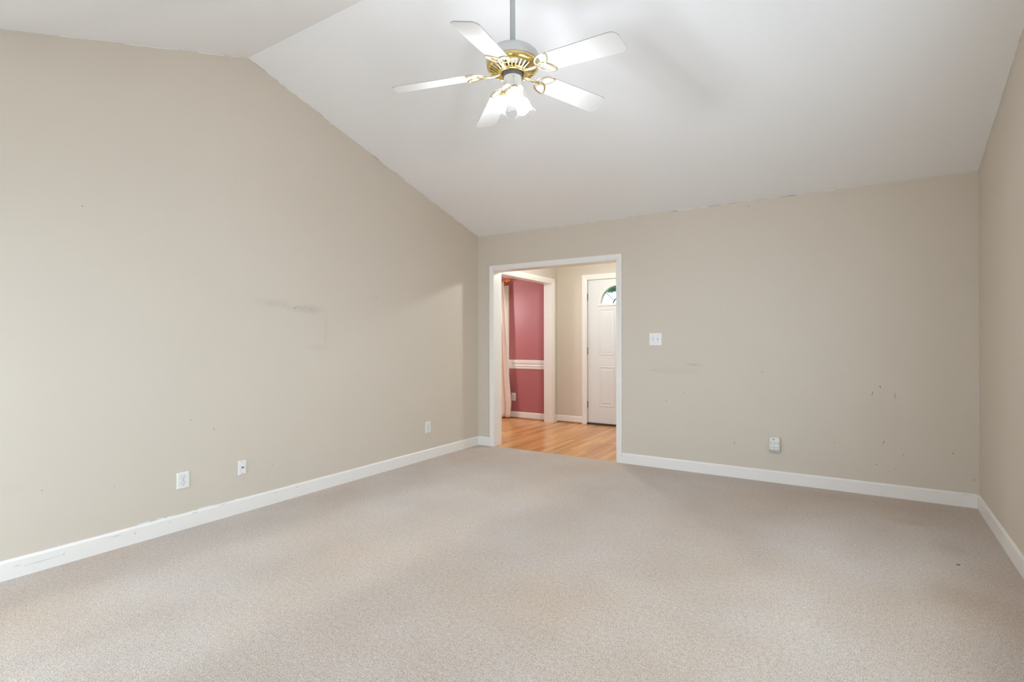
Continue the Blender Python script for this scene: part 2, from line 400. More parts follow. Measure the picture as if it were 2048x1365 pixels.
ragged_strip(bm, (0, -3.5, 0.1005), (0, -4.4, 0.1005), (0, 0, 1), 0.0005, 0.005, (0.0009, 0, 0), 3, 0.03, 0.4)
mark(bm, PL, -2.09, 3.022, 0.012, 0.010, 0.5, 3, 5)
struct('wall_left', bm, [M['wall_left'], M['scuff'], M['scuff_soft'], M['edge'], M['edge_dark']], label='beige gable wall with nail holes and smudges')

bm = bmesh.new()
box(bm, -0.12, OX0, 0, BT, -0.06, 2.55); box(bm, OX1, W+0.12, 0, BT, -0.06, 2.55); box(bm, OX0, OX1, 0, BT, OZ, 2.55)
PB = lambda x, z: (x, -0.0006, z)
for x, z, a, b_, an, mi in ((3.802, .789, .003, .026, -.25, 1), (3.806, .800, .0025, .014, -.5, 1), (3.947, .782, .0028, .026, -.12, 1), (3.853, .85, .006, .016, .2, 2),
        (3.875, .42, .004, .018, -.45, 1), (2.192, .638, .010, .004, 0, 1), (2.796, .302, .006, .024, 0, 3), (2.436, .995, .022, .0025, -.12, 2), (2.46, .985, .012, .0025, -.3, 2),
        (2.40, 1.0, .015, .002, 0, 2), (2.07, .933, .03, .0015, 0, 2), (2.10, .935, .006, .004, 0, 1), (2.914, 2.386, .006, .006, 0, 1), (2.36, .73, .01, .004, .3, 2),
        (3.02, .94, .018, .0025, 0, 2), (3.83, .24, .006, .005, 0, 1), (3.95, .22, .005, .005, 0, 1), (4.29, .38, .007, .005, 0, 1), (3.55, .38, .005, .005, 0, 2),
        (4.0, .33, .003, .018, 0, 2), (4.05, .6, .004, .004, 0, 2), (4.41, .20, .003, .012, 0, 1), (2.68, 1.52, .006, .004, 0, 2), (2.30, .46, .006, .004, 0, 2), (1.9, .47, .004, .003, 0, 3)):
    mark(bm, PB, x, z, a, b_, an, mi)
ragged_strip(bm, (0, 0, H0), (W, 0, H0), (0, 0, -1), 0.001, 0.006, (0, -0.0009, 0), 4, 0.04, 0.35)
ragged_strip(bm, (1.7, 0, H0), (3.3, 0, H0), (0, 0, -1), 0.001, 0.008, (0, -0.0006, 0), 5, 0.05, 0.45)
struct('wall_back', bm, [M['wall_back'], M['scuff'], M['scuff_soft'], M['scuff_tan'], M['edge'], M['edge_dark']], label='beige wall with the cased opening and scuff marks')

bm = bmesh.new()
yb = YB-0.15
RM = Matrix(((-math.sin(ANG), math.cos(ANG), 0, W), (-math.cos(ANG), -math.sin(ANG), 0, 0), (0, 0, 1, 0), (0, 0, 0, 1)))   # local x runs along the wall towards the camera, y out of the room
RT0, RT1, RZ0, RZ1 = 1.98, 3.98, 0.85, 2.20
yl = lambda t: -t*math.cos(ANG)
RW = lambda t, z: (xr(yl(t)), yl(t), z)
TR, TE = -YR/math.cos(ANG), -yb/math.cos(ANG)
for pts in ([(0, -.06), (RT0, -.06), (RT0, zc(yl(RT0))), (0, H0)], [(RT0, -.06), (RT1, -.06), (RT1, RZ0), (RT0, RZ0)],
            [(RT0, RZ1), (RT1, RZ1), (RT1, zc(yl(RT1))), (TR, HR), (RT0, zc(yl(RT0)))], [(RT1, -.06), (TE, -.06), (TE, zc(yb)), (RT1, zc(yl(RT1)))]):
    prism(bm, [RW(*p) for p in pts], (0.12, 0, 0))
for i in range(2):
    ragged_strip(bm, (W, 0, H0), (xr(-2.2), -2.2, zc(-2.2)), (0, 0, -1), 0.001, 0.014 if i else 0.009, (-0.0007-0.0003*i, 0, 0), 1+i, 0.035, 0.4)
struct('wall_right', bm, [M['wall'], M['edge_dark'], M['edge']], label='beige right-hand wall')

# window wall behind the camera, with a patio door opening and a window opening
bm = bmesh.new()
PX0, PX1, PZ0, PZ1 = 0.27, 1.45, 0.02, 2.05
QX0, QX1, QZ0, QZ1 = 2.95, 3.85, 1.20, 2.10
for x0, x1, z0, z1 in ((-0.12, PX0, -0.06, 2.27), (PX0, PX1, PZ1, 2.27), (PX0, PX1, -0.06, PZ0), (PX1, QX0, -0.06, 2.27), (QX0, QX1, -0.06, QZ0), (QX0, QX1, QZ1, 2.27), (QX1, 4.35, -0.06, 2.27)):
    box(bm, x0, x1, YB-0.14, YB, z0, z1)
struct('wall_rear', bm, M['wall'], label='beige window wall')
def window(name, x0, x1, z0, z1, y0, y1, nx, nz, casing_y, label, mtx=None):
    """frame, sashes and panes in an opening; casing on the room side at casing_y (sign gives side)"""
    s = 1 if casing_y > y0 else -1
    bm = bmesh.new(); t = 0.045
    ym = (y0+y1)/2; a, b_ = ym-0.03, ym+0.03
    box(bm, x0, x0+t, a, b_, z0, z1); box(bm, x1-t, x1, a, b_, z0, z1); box(bm, x0+t, x1-t, a, b_, z0, z0+t); box(bm, x0+t, x1-t, a, b_, z1-t, z1)
    for i in range(1, nx):
        x = x0+(x1-x0)*i/nx; box(bm, x-t*0.6, x+t*0.6, a, b_, z0+t, z1-t)
    for i in range(1, nz):
        z = z0+(z1-z0)*i/nz; box(bm, x0+t, x1-t, a+0.012, b_-0.012, z-0.02, z+0.02)
    root = struct(name, bm, M['trim'], label=label)
    bm = bmesh.new(); c = 0.072; d0, d1 = sorted((casing_y, casing_y+s*0.016))
    box(bm, x0-c, x0+0.004, d0, d1, z0-c, z1+c); box(bm, x1-0.004, x1+c, d0, d1, z0-c, z1+c)
    box(bm, x0+0.004, x1-0.004, d0, d1, z1-0.004, z1+c)
    if z0 > 0.3: box(bm, x0+0.004, x1-0.004, d0, d1, z0-c, z0+0.004)
    obj('casing', bm, M['trim'], root)
    bm = bmesh.new(); box(bm, x0+t*0.5, x1-t*0.5, ym-0.002, ym+0.002, z0+t*0.5, z1-t*0.5)
    obj('pane', bm, M['pane'], root)
    if mtx: root.matrix_world = mtx
    return root
window('window_1', PX0, PX1, PZ0, PZ1, YB-0.14, YB, 2, 1, YB, 'sliding glass patio door')
window('window_2', QX0, QX1, QZ0, QZ1, YB-0.14, YB, 2, 2, YB, 'double window beside the patio door')

window('window_added', RT0, RT1, RZ0, RZ1, 0, 0.12, 2, 2, 0, 'added double window in the right-hand wall, lighting the gable wall', RM)  # added opening out of view, placed and sized to brighten the gable wall

# ------------------------------------------------------------------ ceiling of the big room (one folded mesh)
bm = bmesh.new(); yb = YB-0.15; T = 0.1
prism(bm, [(-0.12, 0.16, zc(0.16)), (-0.12, YR, HR), (-0.12, yb, zc(yb)), (-0.12, yb, zc(yb)+T), (-0.12, YR, HR+T), (-0.12, 0.16, zc(0.16)+T)], (W+0.25, 0, 0))
struct('ceiling', bm, M['ceiling'], label='white vaulted ceiling')

# ------------------------------------------------------------------ hall + dining room shells
bm = bmesh.new()
DY0, DY1, DZ = 0.42, 1.905, 2.072
box(bm, HX-0.13, HX, BT, DY0, -0.06, 2.45); box(bm, HX-0.13, HX, DY1, HF, -0.06, 2.45); box(bm, HX-0.13, HX, DY0, DY1, DZ, 2.45)
struct('wall_hall_left', bm, M['wall'], label='hall wall with the dining room opening')
bm = bmesh.new(); DX0, DX1, DTZ = 0.474, 1.392, 2.100
box(bm, HX, DX0-0.004, HF, HF+0.14, -0.06, 2.45); box(bm, DX1+0.004, 3.0, HF, HF+0.14, -0.06, 2.45); box(bm, DX0-0.004, DX1+0.004, HF, HF+0.14, DTZ, 2.45)
for x, z, a, b_ in ((.24, .17, .006, .005), (.33, .10, .006, .008), (.12, .3, .005, .004)):
    mark(bm, lambda x_, z_: (x_, HF-0.0006, z_), x, z, a, b_, 0, 1)
struct('wall_hall_front', bm, [M['wall'], M['scuff_soft']], label='beige entry wall beside the front door')
bm = bmesh.new(); box(bm, 2.6, 2.72, BT, HF, -0.06, 2.45); struct('wall_hall_right', bm, M['wall'])
bm = bmesh.new(); box(bm, HX, 2.6, BT, HF, HC, HC+0.05); struct('ceiling_hall', bm, M['ceiling'])
bm = bmesh.new()
WX0, WX1, WZ0, WZ1 = -1.95, -0.935, 0.76, 2.02
for x0, x1, z0, z1 in ((-3.4, WX0, -0.06, 2.43), (WX1, HX-0.13, -0.06, 2.43), (WX0, WX1, -0.06, WZ0), (WX0, WX1, WZ1, 2.43)):
    box(bm, x0, x1, DF, DF+0.14, z0, z1)
struct('wall_dining_front', bm, M['red'], label='dusty red dining room wall')
bm = bmesh.new(); box(bm, -3.5, -3.4, -0.9, DF+0.14, -0.06, 2.43); struct('wall_dining_left', bm, M['red'])
bm = bmesh.new(); box(bm, -3.4, -0.155, -1.0, -0.9, -0.06, 2.43); struct('wall_dining_back', bm, M['red'])
bm = bmesh.new(); box(bm, -3.5, HX-0.13, -1.0, DF+0.14, 2.43, 2.48); struct('ceiling_dining', bm, M['ceiling'])
window('window_3', WX0, WX1, WZ0, WZ1, DF, DF+0.14, 1, 2, DF-0.0001, 'dining room window behind the curtain')

# ------------------------------------------------------------------ trim
def casing_profile(bm, inner, outer, axis, u0, z1, face, out, side, z0=0.0):
    pass
def casing(bm, a0, a1, top, wd, th, mk, z0=0.0):
    """stepped casing round an opening a0..a1 x top; mk(u, d, z) places a point (d = distance out of the wall)"""
    prof = [(0.0, 0.0), (0.0, th*0.55), (wd*0.10, th*0.75), (wd*0.32, th*0.72), (wd*0.40, th*0.9), (wd*0.72, th*1.0), (wd*0.93, th*1.0), (wd, th*0.8), (wd, 0.0)]
    def sweep(path):
        rings = [[bm.verts.new(mk(*f(p, d))) for p, d in prof] for f in path]
        for a, b in zip(rings, rings[1:]):
            for i in range(len(prof)):
                j = (i+1) % len(prof); bm.faces.new((a[i], a[j], b[j], b[i]))
        bm.faces.new(rings[0]); bm.faces.new(rings[-1][::-1])
    sweep([lambda p, d: (a0-p, d, z0), lambda p, d: (a0-p, d, top+p), lambda p, d: (a1+p, d, top+p), lambda p, d: (a1+p, d, z0)])
# living-room opening: casing on the room face, jamb lining, casing on the hall face
bm = bmesh.new()
casing(bm, OX0, OX1, OZ, 0.0585, 0.018, lambda u, d, z: (u, -d, z))
root = struct('trim_1', bm, M['trim'], label='white casing of the opening to the hall')
bm = bmesh.new(); jt = 0.012
box(bm, OX0-0.001, OX0+jt-0.01, -0.004, BT+0.002, 0.0, OZ+0.002); box(bm, OX1-jt+0.01, OX1+0.001, -0.004, BT+0.002, 0, OZ+0.002); box(bm, OX0+0.002, OX1-0.002, -0.004, BT+0.002, OZ-0.002, OZ+0.002)
for z in (1.42, 0.98):
    mark(bm, lambda y, z_: (OX0+0.0026, y, z_), 0.07, z, 0.004, 0.006, 0, 1)
obj('jamb', bm, [M['trim'], M['scuff_soft']], root)
bm = bmesh.new(); casing(bm, OX0, OX1, OZ, 0.0585, 0.018, lambda u, d, z: (u, BT+d, z)); obj('hall_side_casing', bm, M['trim'], root)
# dining opening
bm = bmesh.new(); casing(bm, DY0, DY1, DZ, 0.062, 0.018, lambda u, d, z: (HX+d, u, z))
root = struct('trim_2', bm, M['trim'], label='white casing of the dining room opening')
bm = bmesh.new()
box(bm, HX-0.134, HX+0.004, DY1-0.012, DY1, 0, DZ); box(bm, HX-0.134, HX+0.004, DY0, DY0+0.012, 0, DZ); box(bm, HX-0.134, HX+0.004, DY0+0.012, DY1-0.012, DZ-0.012, DZ)
obj('jamb', bm, M['trim'], root)
# front door casing
bm = bmesh.new(); casing(bm, DX0-0.006, DX1+0.006, DTZ, 0.076, 0.018, lambda u, d, z: (u, HF-d, z))
root = struct('trim_3', bm, M['trim'], label='white casing of the front door')
bm = bmesh.new(); box(bm, DX0-0.02, DX1+0.02, HF-0.012, HF+0.12, -0.001, 0.022); obj('threshold', bm, M['threshold'], root)
# chair rail
bm = bmesh.new()
def rail_profile(bm, x0, x1, y, prof):
    prism(bm, [(x0, y-d, z) for d, z in prof], (x1-x0, 0, 0))
rail_profile(bm, WX1+0.072, HX-0.13, DF, [(0, .778), (.008, .778), (.012, .79), (.012, .812), (.018, .818), (.018, .832), (.012, .838), (.012, .850), (.022, .862), (.026, .885), (.026, .910), (.02, .916), (0, .916)])
struct('trim_4', bm, M['trim'], label='white chair rail on the red wall')
rp = [(0, 0.0), (.012, 0.0), (.012, .088), (.010, .095), (.005, .100), (0, .101)]
def baseboard(name, p0, p1, nrm, label, marks=(), z=0.0, prof=rp, shoe=False):
    p0, p1, nrm = Vector(p0), Vector(p1), Vector(nrm)
    bm = bmesh.new()
    prism(bm, [p0+nrm*d+Vector((0, 0, zz+z)) for d, zz in prof], p1-p0)
    d = (p1-p0).normalized()
    P = lambda u, v: p0 + d*u + nrm*0.0126 + Vector((0, 0, v))
    for u, v, a, b_, an, mi in marks: mark(bm, P, u, v, a, b_, an, mi)
    o = struct(name, bm, [M['trim'], M['scuff'], M['trim_scuff']], label=label)
    if shoe:
        b2 = bmesh.new(); prism(b2, [p0+nrm*q+Vector((0, 0, zz)) for q, zz in ((.0121, 0), (.026, 0), (.025, .008), (.021, .014), (.0121, .017))], p1-p0)
        obj('shoe_moulding', b2, M['shoe'], o)
    return o
# left wall runs from the corner (Y=0) towards the camera
mk = [(2.60, .075, .004, .004, 0, 1), (2.42, .078, .003, .005, 0, 1), (1.86, .05, .003, .003, 0, 1), (3.95, .05, .10, .003, -.02, 2), (3.86, .055, .004, .010, .4, 2), (3.62, .075, .03, .004, 0, 2),
      (3.52, .06, .006, .010, 0, 2), (3.33, .07, .004, .012, .2, 2), (4.25, .085, .07, .003, 0, 2), (3.0, .095, .03, .004, 0, 2), (3.18, .09, .02, .004, 0, 2), (4.05, .06, .02, .004, 0, 2)]
baseboard('baseboard_left', (0, 0, 0), (0, YB, 0), (1, 0, 0), 'white scuffed baseboard along the gable wall', mk)
baseboard('baseboard_back_left', (0.012, 0, 0), (OX0-0.0585, 0, 0), (0, -1, 0), 'short white baseboard left of the opening')
baseboard('baseboard_back', (OX1+0.0585, 0, 0), (W-0.012, 0, 0), (0, -1, 0), 'white baseboard right of the opening',
          [(1.22, .082, .012, .002, 0, 2), (1.20, .083, .006, .003, 0, 2), (2.6, .09, .03, .003, 0, 2)])
n = Vector((-math.cos(ANG), math.sin(ANG), 0)).normalized()
baseboard('baseboard_right', (W, 0, 0), (xr(YB), YB, 0), n, 'white baseboard along the right-hand wall')
baseboard('baseboard_rear', (PX1+0.08, YB, 0), (xr(YB)-0.02, YB, 0), (0, 1, 0), 'white baseboard under the rear window')
baseboard('baseboard_hall', (HX+0.001, HF, 0), (DX0-0.084, HF, 0), (0, -1, 0), 'white hall baseboard with stained shoe moulding', shoe=True)
baseboard('baseboard_hall_left', (HX, DY1+0.063, 0), (HX, HF-0.013, 0), (1, 0, 0), 'short white baseboard in the hall corner')
baseboard('baseboard_dining', (-2.6, DF, 0), (HX-0.131, DF, 0), (0, -1, 0), 'white baseboard under the red wall', shoe=True)

# ------------------------------------------------------------------ front door
FY = HF + 0.012; DT = 0.044; CXD = (DX0+DX1)/2
bm = bmesh.new(); GR, GZ = 0.275, 1.742
x0, x1, z0, z1 = DX0+0.003, DX1-0.003, 0.026, DTZ-0.006
# slab with a half-round hole: lower block + ring of quads above
box(bm, x0, x1, FY, FY+DT, z0, GZ-0.02)
N = 32
for face_y in (FY, FY+DT):
    arc = [(CXD-GR*math.cos(PI*i/N), GZ-0.02+(GR+0.02)*math.sin(PI*i/N)) for i in range(N+1)]
    out = []
    for (ax, az) in arc:
        dx, dz = ax-CXD, az-(GZ-0.02)
        k = min((x1-CXD)/abs(dx) if abs(dx) > 1e-6 else 1e9, (z1-(GZ-0.02))/dz if dz > 1e-6 else 1e9)
        out.append((CXD+dx*k, GZ-0.02+dz*k))
    va = [bm.verts.new((x, face_y, z)) for x, z in arc]; vb = [bm.verts.new((x, face_y, z)) for x, z in out]
    for i in range(N): bm.faces.new((va[i], va[i+1], vb[i+1], vb[i]))
    for cxn in (x0, x1):                               # fill the two top corners
        idx = [i for i in range(N) if (abs(out[i][0]-cxn) < 1e-6) != (abs(out[i+1][0]-cxn) < 1e-6)]
        for i in idx:
            bm.faces.new((vb[i], vb[i+1], bm.verts.new((cxn, face_y, z1))))
    if face_y == FY: v_in, o_in = va, vb
    else:
        for i in range(N): bm.faces.new((v_in[i], v_in[i+1], va[i+1], va[i]))
box(bm, x0, x0+0.0005, FY, FY+DT, GZ-0.02, z1); box(bm, x1-0.0005, x1, FY, FY+DT, GZ-0.02, z1); box(bm, x0, x1, FY, FY+DT, z1-0.0005, z1)
door = struct('door_1', bm, M['door'], label='white panelled front door with a half-round light')
def raised_panel(px0, px1, pz0, pz1):
    bm = bmesh.new(); y = FY
    lv = [(0, 0.0), (0.006, 0.005), (0.016, 0.006), (0.028, -0.0005), (0.034, 0.0008), (0.058, 0.006), (0.062, 0.006)]
    rings = [[bm.verts.new((a, y-d, b)) for a, b in ((px0+i, pz0+i), (px1-i, pz0+i), (px1-i, pz1-i), (px0+i, pz1-i))] for i, d in lv]
    for a, b in zip(rings, rings[1:]):
        for k in range(4): bm.faces.new((a[k], a[(k+1) % 4], b[(k+1) % 4], b[k]))
    bm.faces.new(rings[-1])
    obj('raised_panel', bm, M['door'], door)
for pa, pb in ((0.640, 0.885), (2*CXD-0.885, 2*CXD-0.640)):
    raised_panel(pa, pb, 1.005, 1.675); raised_panel(pa, pb, 0.265, 0.845)
def arc_band(bm, r0, r1, y0, y1, base, a0=0, a1=PI, n=32):
    ring = lambda r, y: [bm.verts.new((CXD+r*math.cos(a0+(a1-a0)*i/n), y, base+r*math.sin(a0+(a1-a0)*i/n))) for i in range(n+1)]
    A, B, C_, D = ring(r0, y0), ring(r1, y0), ring(r1, y1), ring(r0, y1)
    for i in range(n):
        for p, q in ((A, B), (B, C_), (C_, D), (D, A)): bm.faces.new((p[i], p[i+1], q[i+1], q[i]))
bm = bmesh.new(); arc_band(bm, 0.258, 0.292, FY-0.012, FY+DT+0.012, GZ); arc_band(bm, 0.270, 0.284, FY-0.018, FY-0.011, GZ)
box(bm, CXD-0.30, CXD+0.30, FY-0.012, FY+DT+0.012, GZ-0.026, GZ+0.004)
lite = obj('fanlight_frame', bm, M['trim'], door)
bm = bmesh.new(); prism(bm, [(CXD+0.265*math.cos(PI*i/32), FY+0.020, GZ+0.265*math.sin(PI*i/32)) for i in range(33)], (0, 0.004, 0)); obj('pane', bm, M['lite_pane'], lite)
bm = bmesh.new(); arc_band(bm, 0.064, 0.080, FY+0.014, FY+0.020, GZ+0.003)
for a in (40, 90, 140):
    a = math.radians(a); d = Vector((math.cos(a), 0, math.sin(a))); p = Vector((CXD, FY+0.017, GZ))
    tube(bm, [p+d*0.075, p+d*0.14, p+d*0.20, p+d*0.25, p+d*0.262], lambda t: (0.006+0.009*max(0, 1-abs(t-0.72)*4), 0.004), 6)
obj('came', bm, M['lead'], lite)
for z in (1.852, 1.068, 0.288):
    bm = bmesh.new(); lathe(bm, [(0.0045, z-0.05), (0.0045, z+0.05)], DX0-0.001, HF-0.010+0.006, 12, cap=True)
    box(bm, DX0-0.001, DX0+0.004, HF-0.002, HF+0.012, z-0.048, z+0.048)
    sphere(bm, (DX0-0.001, HF-0.004, z-0.053), 0.0055, sub=2)
    obj('hinge', bm, M['hinge'], door)
bm = bmesh.new(); mt = Matrix.Translation((DX1-0.07, FY, 0.93)) @ Matrix.Rotation(PI/2, 4, 'X')
lathe(bm, [(0.0, 0.0), (0.03, 0.0), (0.03, 0.006), (0.012, 0.010), (0.011, 0.03), (0.026, 0.042), (0.028, 0.055), (0.018, 0.064), (0.0, 0.066)], seg=24, mtx=mt); obj('knob', bm, M['brass'], door, True)

# ------------------------------------------------------------------ outside the front door
bm = bmesh.new(); box(bm, -30, 30, HF+0.2, 60, -0.3, -0.15); g = struct('floor_lawn', bm, M['grass'], label='lawn in front of the house')
tree = thing('tree', 'leafy green tree seen through the half-round door light', 'tree', (-3.6, 11.0, -0.15))
bm = bmesh.new(); tube(bm, [(0, 0, 0), (0.05, 0, 1.2), (0.0, 0.1, 2.5), (0.4, 0.1, 3.6), (0.8, 0.2, 4.6)], lambda t: 0.18*(1-0.75*t), 10)
tube(bm, [(0, 0.1, 2.4), (0.6, 0, 3.0), (1.3, -0.1, 3.5)], lambda t: 0.07*(1-0.7*t), 8)
tube(bm, [(0, 0.1, 2.6), (-0.5, 0.2, 3.4), (-1.0, 0.1, 4.2)], lambda t: 0.07*(1-0.7*t), 8)
obj('trunk', bm, M['bark'], tree, True)
bm = bmesh.new()
for i in range(9000):
    a = random.uniform(0, 2*PI); r = 2.0*random.random()**0.5; h = random.uniform(-1, 1)
    c = Vector((0.9+r*math.cos(a)*math.sqrt(1-h*h), r*math.sin(a)*math.sqrt(1-h*h)*0.8, 4.32+1.35*h))
    m3 = Matrix.Rotation(random.uniform(0, 6.3), 3, 'Z') @ Matrix.Rotation(random.uniform(-1, 1), 3, 'X'); s = random.uniform(0.05, 0.10)
    pts = [c + m3 @ (Vector(q)*s) for q in ((0, -1, 0), (0.5, -0.2, 0.12), (0.35, 0.5, 0.1), (0, 1, 0), (-0.35, 0.5, 0.1), (-0.5, -0.2, 0.12))]
    poly(bm, pts)
obj('foliage', bm, M['leaf'], tree)

# ------------------------------------------------------------------ curtain + rod in the dining room
rod = thing('curtain_rod', 'copper curtain rod with a turned finial above the peach curtain', 'curtain rod', (-0.90, 1.93, 2.155))
bm = bmesh.new(); tube(bm, [(0.05, 0, 0), (-1.25, 0, 0)], 0.009, 12); obj('rod', bm, M['copper'], rod, True)
bm = bmesh.new(); mt = Matrix.Translation((0.028, 0, 0)) @ Matrix.Rotation(PI/2, 4, 'Y')
lathe(bm, [(0.0, 0.0), (0.016, 0.002), (0.018, 0.010), (0.012, 0.016), (0.022, 0.026), (0.030, 0.040), (0.031, 0.052), (0.024, 0.066), (0.012, 0.074), (0.010, 0.080), (0.013, 0.085), (0.006, 0.093), (0.0, 0.094)], seg=24, mtx=mt)
obj('finial', bm, M['copper'], rod, True)
bm = bmesh.new(); box(bm, -0.06, -0.048, 0.0, 0.098, -0.012, 0.012); box(bm, -0.075, -0.033, 0.09, 0.0995, -0.03, 0.03); obj('bracket', bm, M['copper'], rod)

bm = bmesh.new(); NU, NV = 150, 40
def c_edge(z):
    pts = [(2.13, -0.880), (1.9, -0.872), (1.5, -0.850), (0.92, -0.812), (0.45, -0.780), (0.25, -0.762), (0.05, -0.772), (0.0, -0.772)]
    for (za, xa), (zb, xb) in zip(pts, pts[1:]):
        if za >= z >= zb: return xa + (xb-xa)*(za-z)/(za-zb)
    return pts[0][1]
grid = []
for j in range(NV+1):
    z = 0.022 + (2.142-0.022)*j/NV; row = []
    xe = c_edge(min(z, 2.13)); x_l = -1.30 if z > 1.0 else -1.30
    for i in range(NU+1):
        t = i/NU; x = xe + (x_l-xe)*t
        amp = 0.030*(0.75+0.35*(1-z/2.16)) * min(1, 0.4+t*8)
        y = 1.905 + amp*math.sin(t*2*PI*6.5+0.4*math.sin(z*2.3)+0.6) + 0.010*math.sin(t*2*PI*15+z*1.7)
        x += 0.010*math.sin(z*5+t*9)*(1-t)*(1-z/2.16)
        if z > 2.1: y = y*0.6 + 1.925*0.4 - 0.004
        row.append(bm.verts.new((x, y, z)))
    grid.append(row)
for j in range(NV):
    for i in range(NU): bm.faces.new((grid[j][i], grid[j][i+1], grid[j+1][i+1], grid[j+1][i]))
cur = obj('curtain', bm, M['curtain'], None, True)
cur['label'] = 'peach striped floor-length curtain hanging by the red wall'; cur['category'] = 'curtain'
so = cur.modifiers.new('cloth thickness', 'SOLIDIFY'); so.thickness = 0.0025

# ------------------------------------------------------------------ lamps of hall and dining room (both out of the photo's view)
lamp = thing('ceiling_light', 'flush round ceiling light in the hall beyond the opening', 'ceiling light', (0.95, 0.93, HC))
bm = bmesh.new(); lathe(bm, [(0.0, 0.0), (0.13, 0.0), (0.13, -0.02), (0.115, -0.026), (0.0, -0.026)], seg=32); obj('base', bm, M['fan_white'], lamp, True)
bm = bmesh.new(); lathe(bm, [(0.058, -0.024), (0.062, -0.045), (0.052, -0.07), (0.03, -0.085), (0.001, -0.090)], seg=32); obj('diffuser', bm, M['hall_bulb'], lamp, True)
lamp = thing('pendant_lamp', 'round white pendant lamp hanging in the dining room', 'lamp', (-1.55, 1.0, 1.77))
bm = bmesh.new(); tube(bm, [(0, 0, 0.09), (0, 0, 0.655)], 0.006, 8); lathe(bm, [(0.0, 0.66), (0.05, 0.66), (0.05, 0.64), (0.0, 0.635)], seg=24); obj('stem', bm, M['brass'], lamp, True)
bm = bmesh.new(); lathe(bm, [(0.0, 0.095), (0.03, 0.09), (0.035, 0.060)], seg=24); obj('cap', bm, M['brass'], lamp, True)
bm = bmesh.new(); sphere(bm, (0, 0, 0), 0.07, sub=3); obj('globe', bm, M['dine_bulb'], lamp, True)

# ------------------------------------------------------------------ wall plates; local frame: x right along wall, y out of wall, z up
def on_wall(name, label, cat, wall, u, z, group=None):
    if wall == 'left': return thing(name, label, cat, (0, u, z), PI/2 * -1, group)       # local +y = +X, local +x = -Y
    return thing(name, label, cat, (u, 0 if wall == 'back' else DF, z), PI, group)          # local +y = -Y, local +x = -X
def plate_bm(wd, ht, th=0.006):
    bm = bmesh.new()
    lv = [(0, 0.0), (0, 0.002), (0.002, th-0.001), (0.005, th)]
    rings = [[bm.verts.new((a, d, b)) for a, b in ((-wd/2+i, -ht/2+i), (wd/2-i, -ht/2+i), (wd/2-i, ht/2-i), (-wd/2+i, ht/2-i))] for i, d in lv]
    for a, b in zip(rings, rings[1:]):
        for k in range(4): bm.faces.new((a[k], a[(k+1) % 4], b[(k+1) % 4], b[k]))
    bm.faces.new(rings[-1]); bm.faces.new(rings[0][::-1])
    return bm
def screw(parent, x, z, y=0.006):
    bm = bmesh.new(); mt = Matrix.Translation((x, y, z)) @ Matrix.Rotation(-PI/2, 4, 'X')
    lathe(bm, [(0.0035, -0.001), (0.0035, 0.0006), (0.002, 0.0012), (0.0001, 0.0013)], seg=12, mtx=mt)
    box(bm, -0.003+x, 0.003+x, y+0.001, y+0.0015, z-0.0004, z+0.0004, 1)
    obj('screw', bm, [M['screw'], M['slot']], parent)
def receptacle(parent, z, y=0.006, x=0.0, mt_='plate', s=1.0):
    """rounded duplex face with its two blade slots, ground hole and seam"""
    bm = bmesh.new(); pts = []; R_ = 0.0172*s
    for i in range(40):
        a = 2*PI*i/40; px, pz = R_*math.cos(a), R_*math.sin(a)
        pts.append((x+px, y, z+max(-0.0143*s, min(0.0143*s, pz))))
    prism(bm, [(x+(p[0]-x)*1.07, y-0.0002, z+(p[2]-z)*1.08) for p in pts], (0, 0.0006, 0), 1)
    prism(bm, pts, (0, 0.0018, 0), 0)
    for dx, hh in ((-0.0064, 0.0045), (0.0064, 0.0036)):
        box(bm, x+dx*s-0.0013*s, x+dx*s+0.0013*s, y+0.0012, y+0.0021, z+0.0035*s-hh*s, z+0.0035*s+hh*s, 2)
    prism(bm, [(x+0.0027*s*math.cos(2*PI*i/12), y+0.0012, z-0.0085*s+0.0027*s*math.sin(2*PI*i/12)) for i in range(12)], (0, 0.0009, 0), 2)
    obj('receptacle', bm, [M[mt_], M['grey'], M['slot']], parent)
def duplex(name, label, wall, u, z, wd, ht):
    t = on_wall(name, label, 'electrical outlet', wall, u, z, 'wall outlets')
    obj('plate', plate_bm(wd, ht), M['plate'], t)
    receptacle(t, 0.0195); receptacle(t, -0.0195); screw(t, 0, 0)
    return t
duplex('wall_outlet', 'white duplex outlet low on the gable wall, left of the small cable plate', 'left', -3.246, 0.3155, 0.076, 0.104)
duplex('wall_outlet', 'white outlet low on the gable wall near the corner beside the opening', 'left', -0.884, 0.3255, 0.077, 0.117)
duplex('wall_outlet', 'white outlet on the red dining room wall next to the peach curtain', 'dining', -0.781, 0.331, 0.078, 0.122)
t = on_wall('cable_plate', 'white cable plate with a single metal socket low on the gable wall', 'cable plate', 'left', -2.853, 0.3165)
obj('plate', plate_bm(0.058, 0.098), M['plate'], t)
bm = bmesh.new(); mt = Matrix.Translation((0, 0.006, 0.002)) @ Matrix.Rotation(-PI/2, 4, 'X')
lathe(bm, [(0.0075, -0.001), (0.0075, 0.003), (0.0048, 0.0035), (0.0048, 0.010), (0.003, 0.010), (0.003, 0.004), (0.0005, 0.004)], seg=16, mtx=mt); obj('coax_connector', bm, M['steel'], t)
screw(t, 0, 0.037); screw(t, 0, -0.037)
t = on_wall('light_switch', 'white double toggle switch plate on the wall right of the opening', 'light switch', 'back', 2.093, 1.2255)
obj('plate', plate_bm(0.121, 0.121), M['plate'], t)
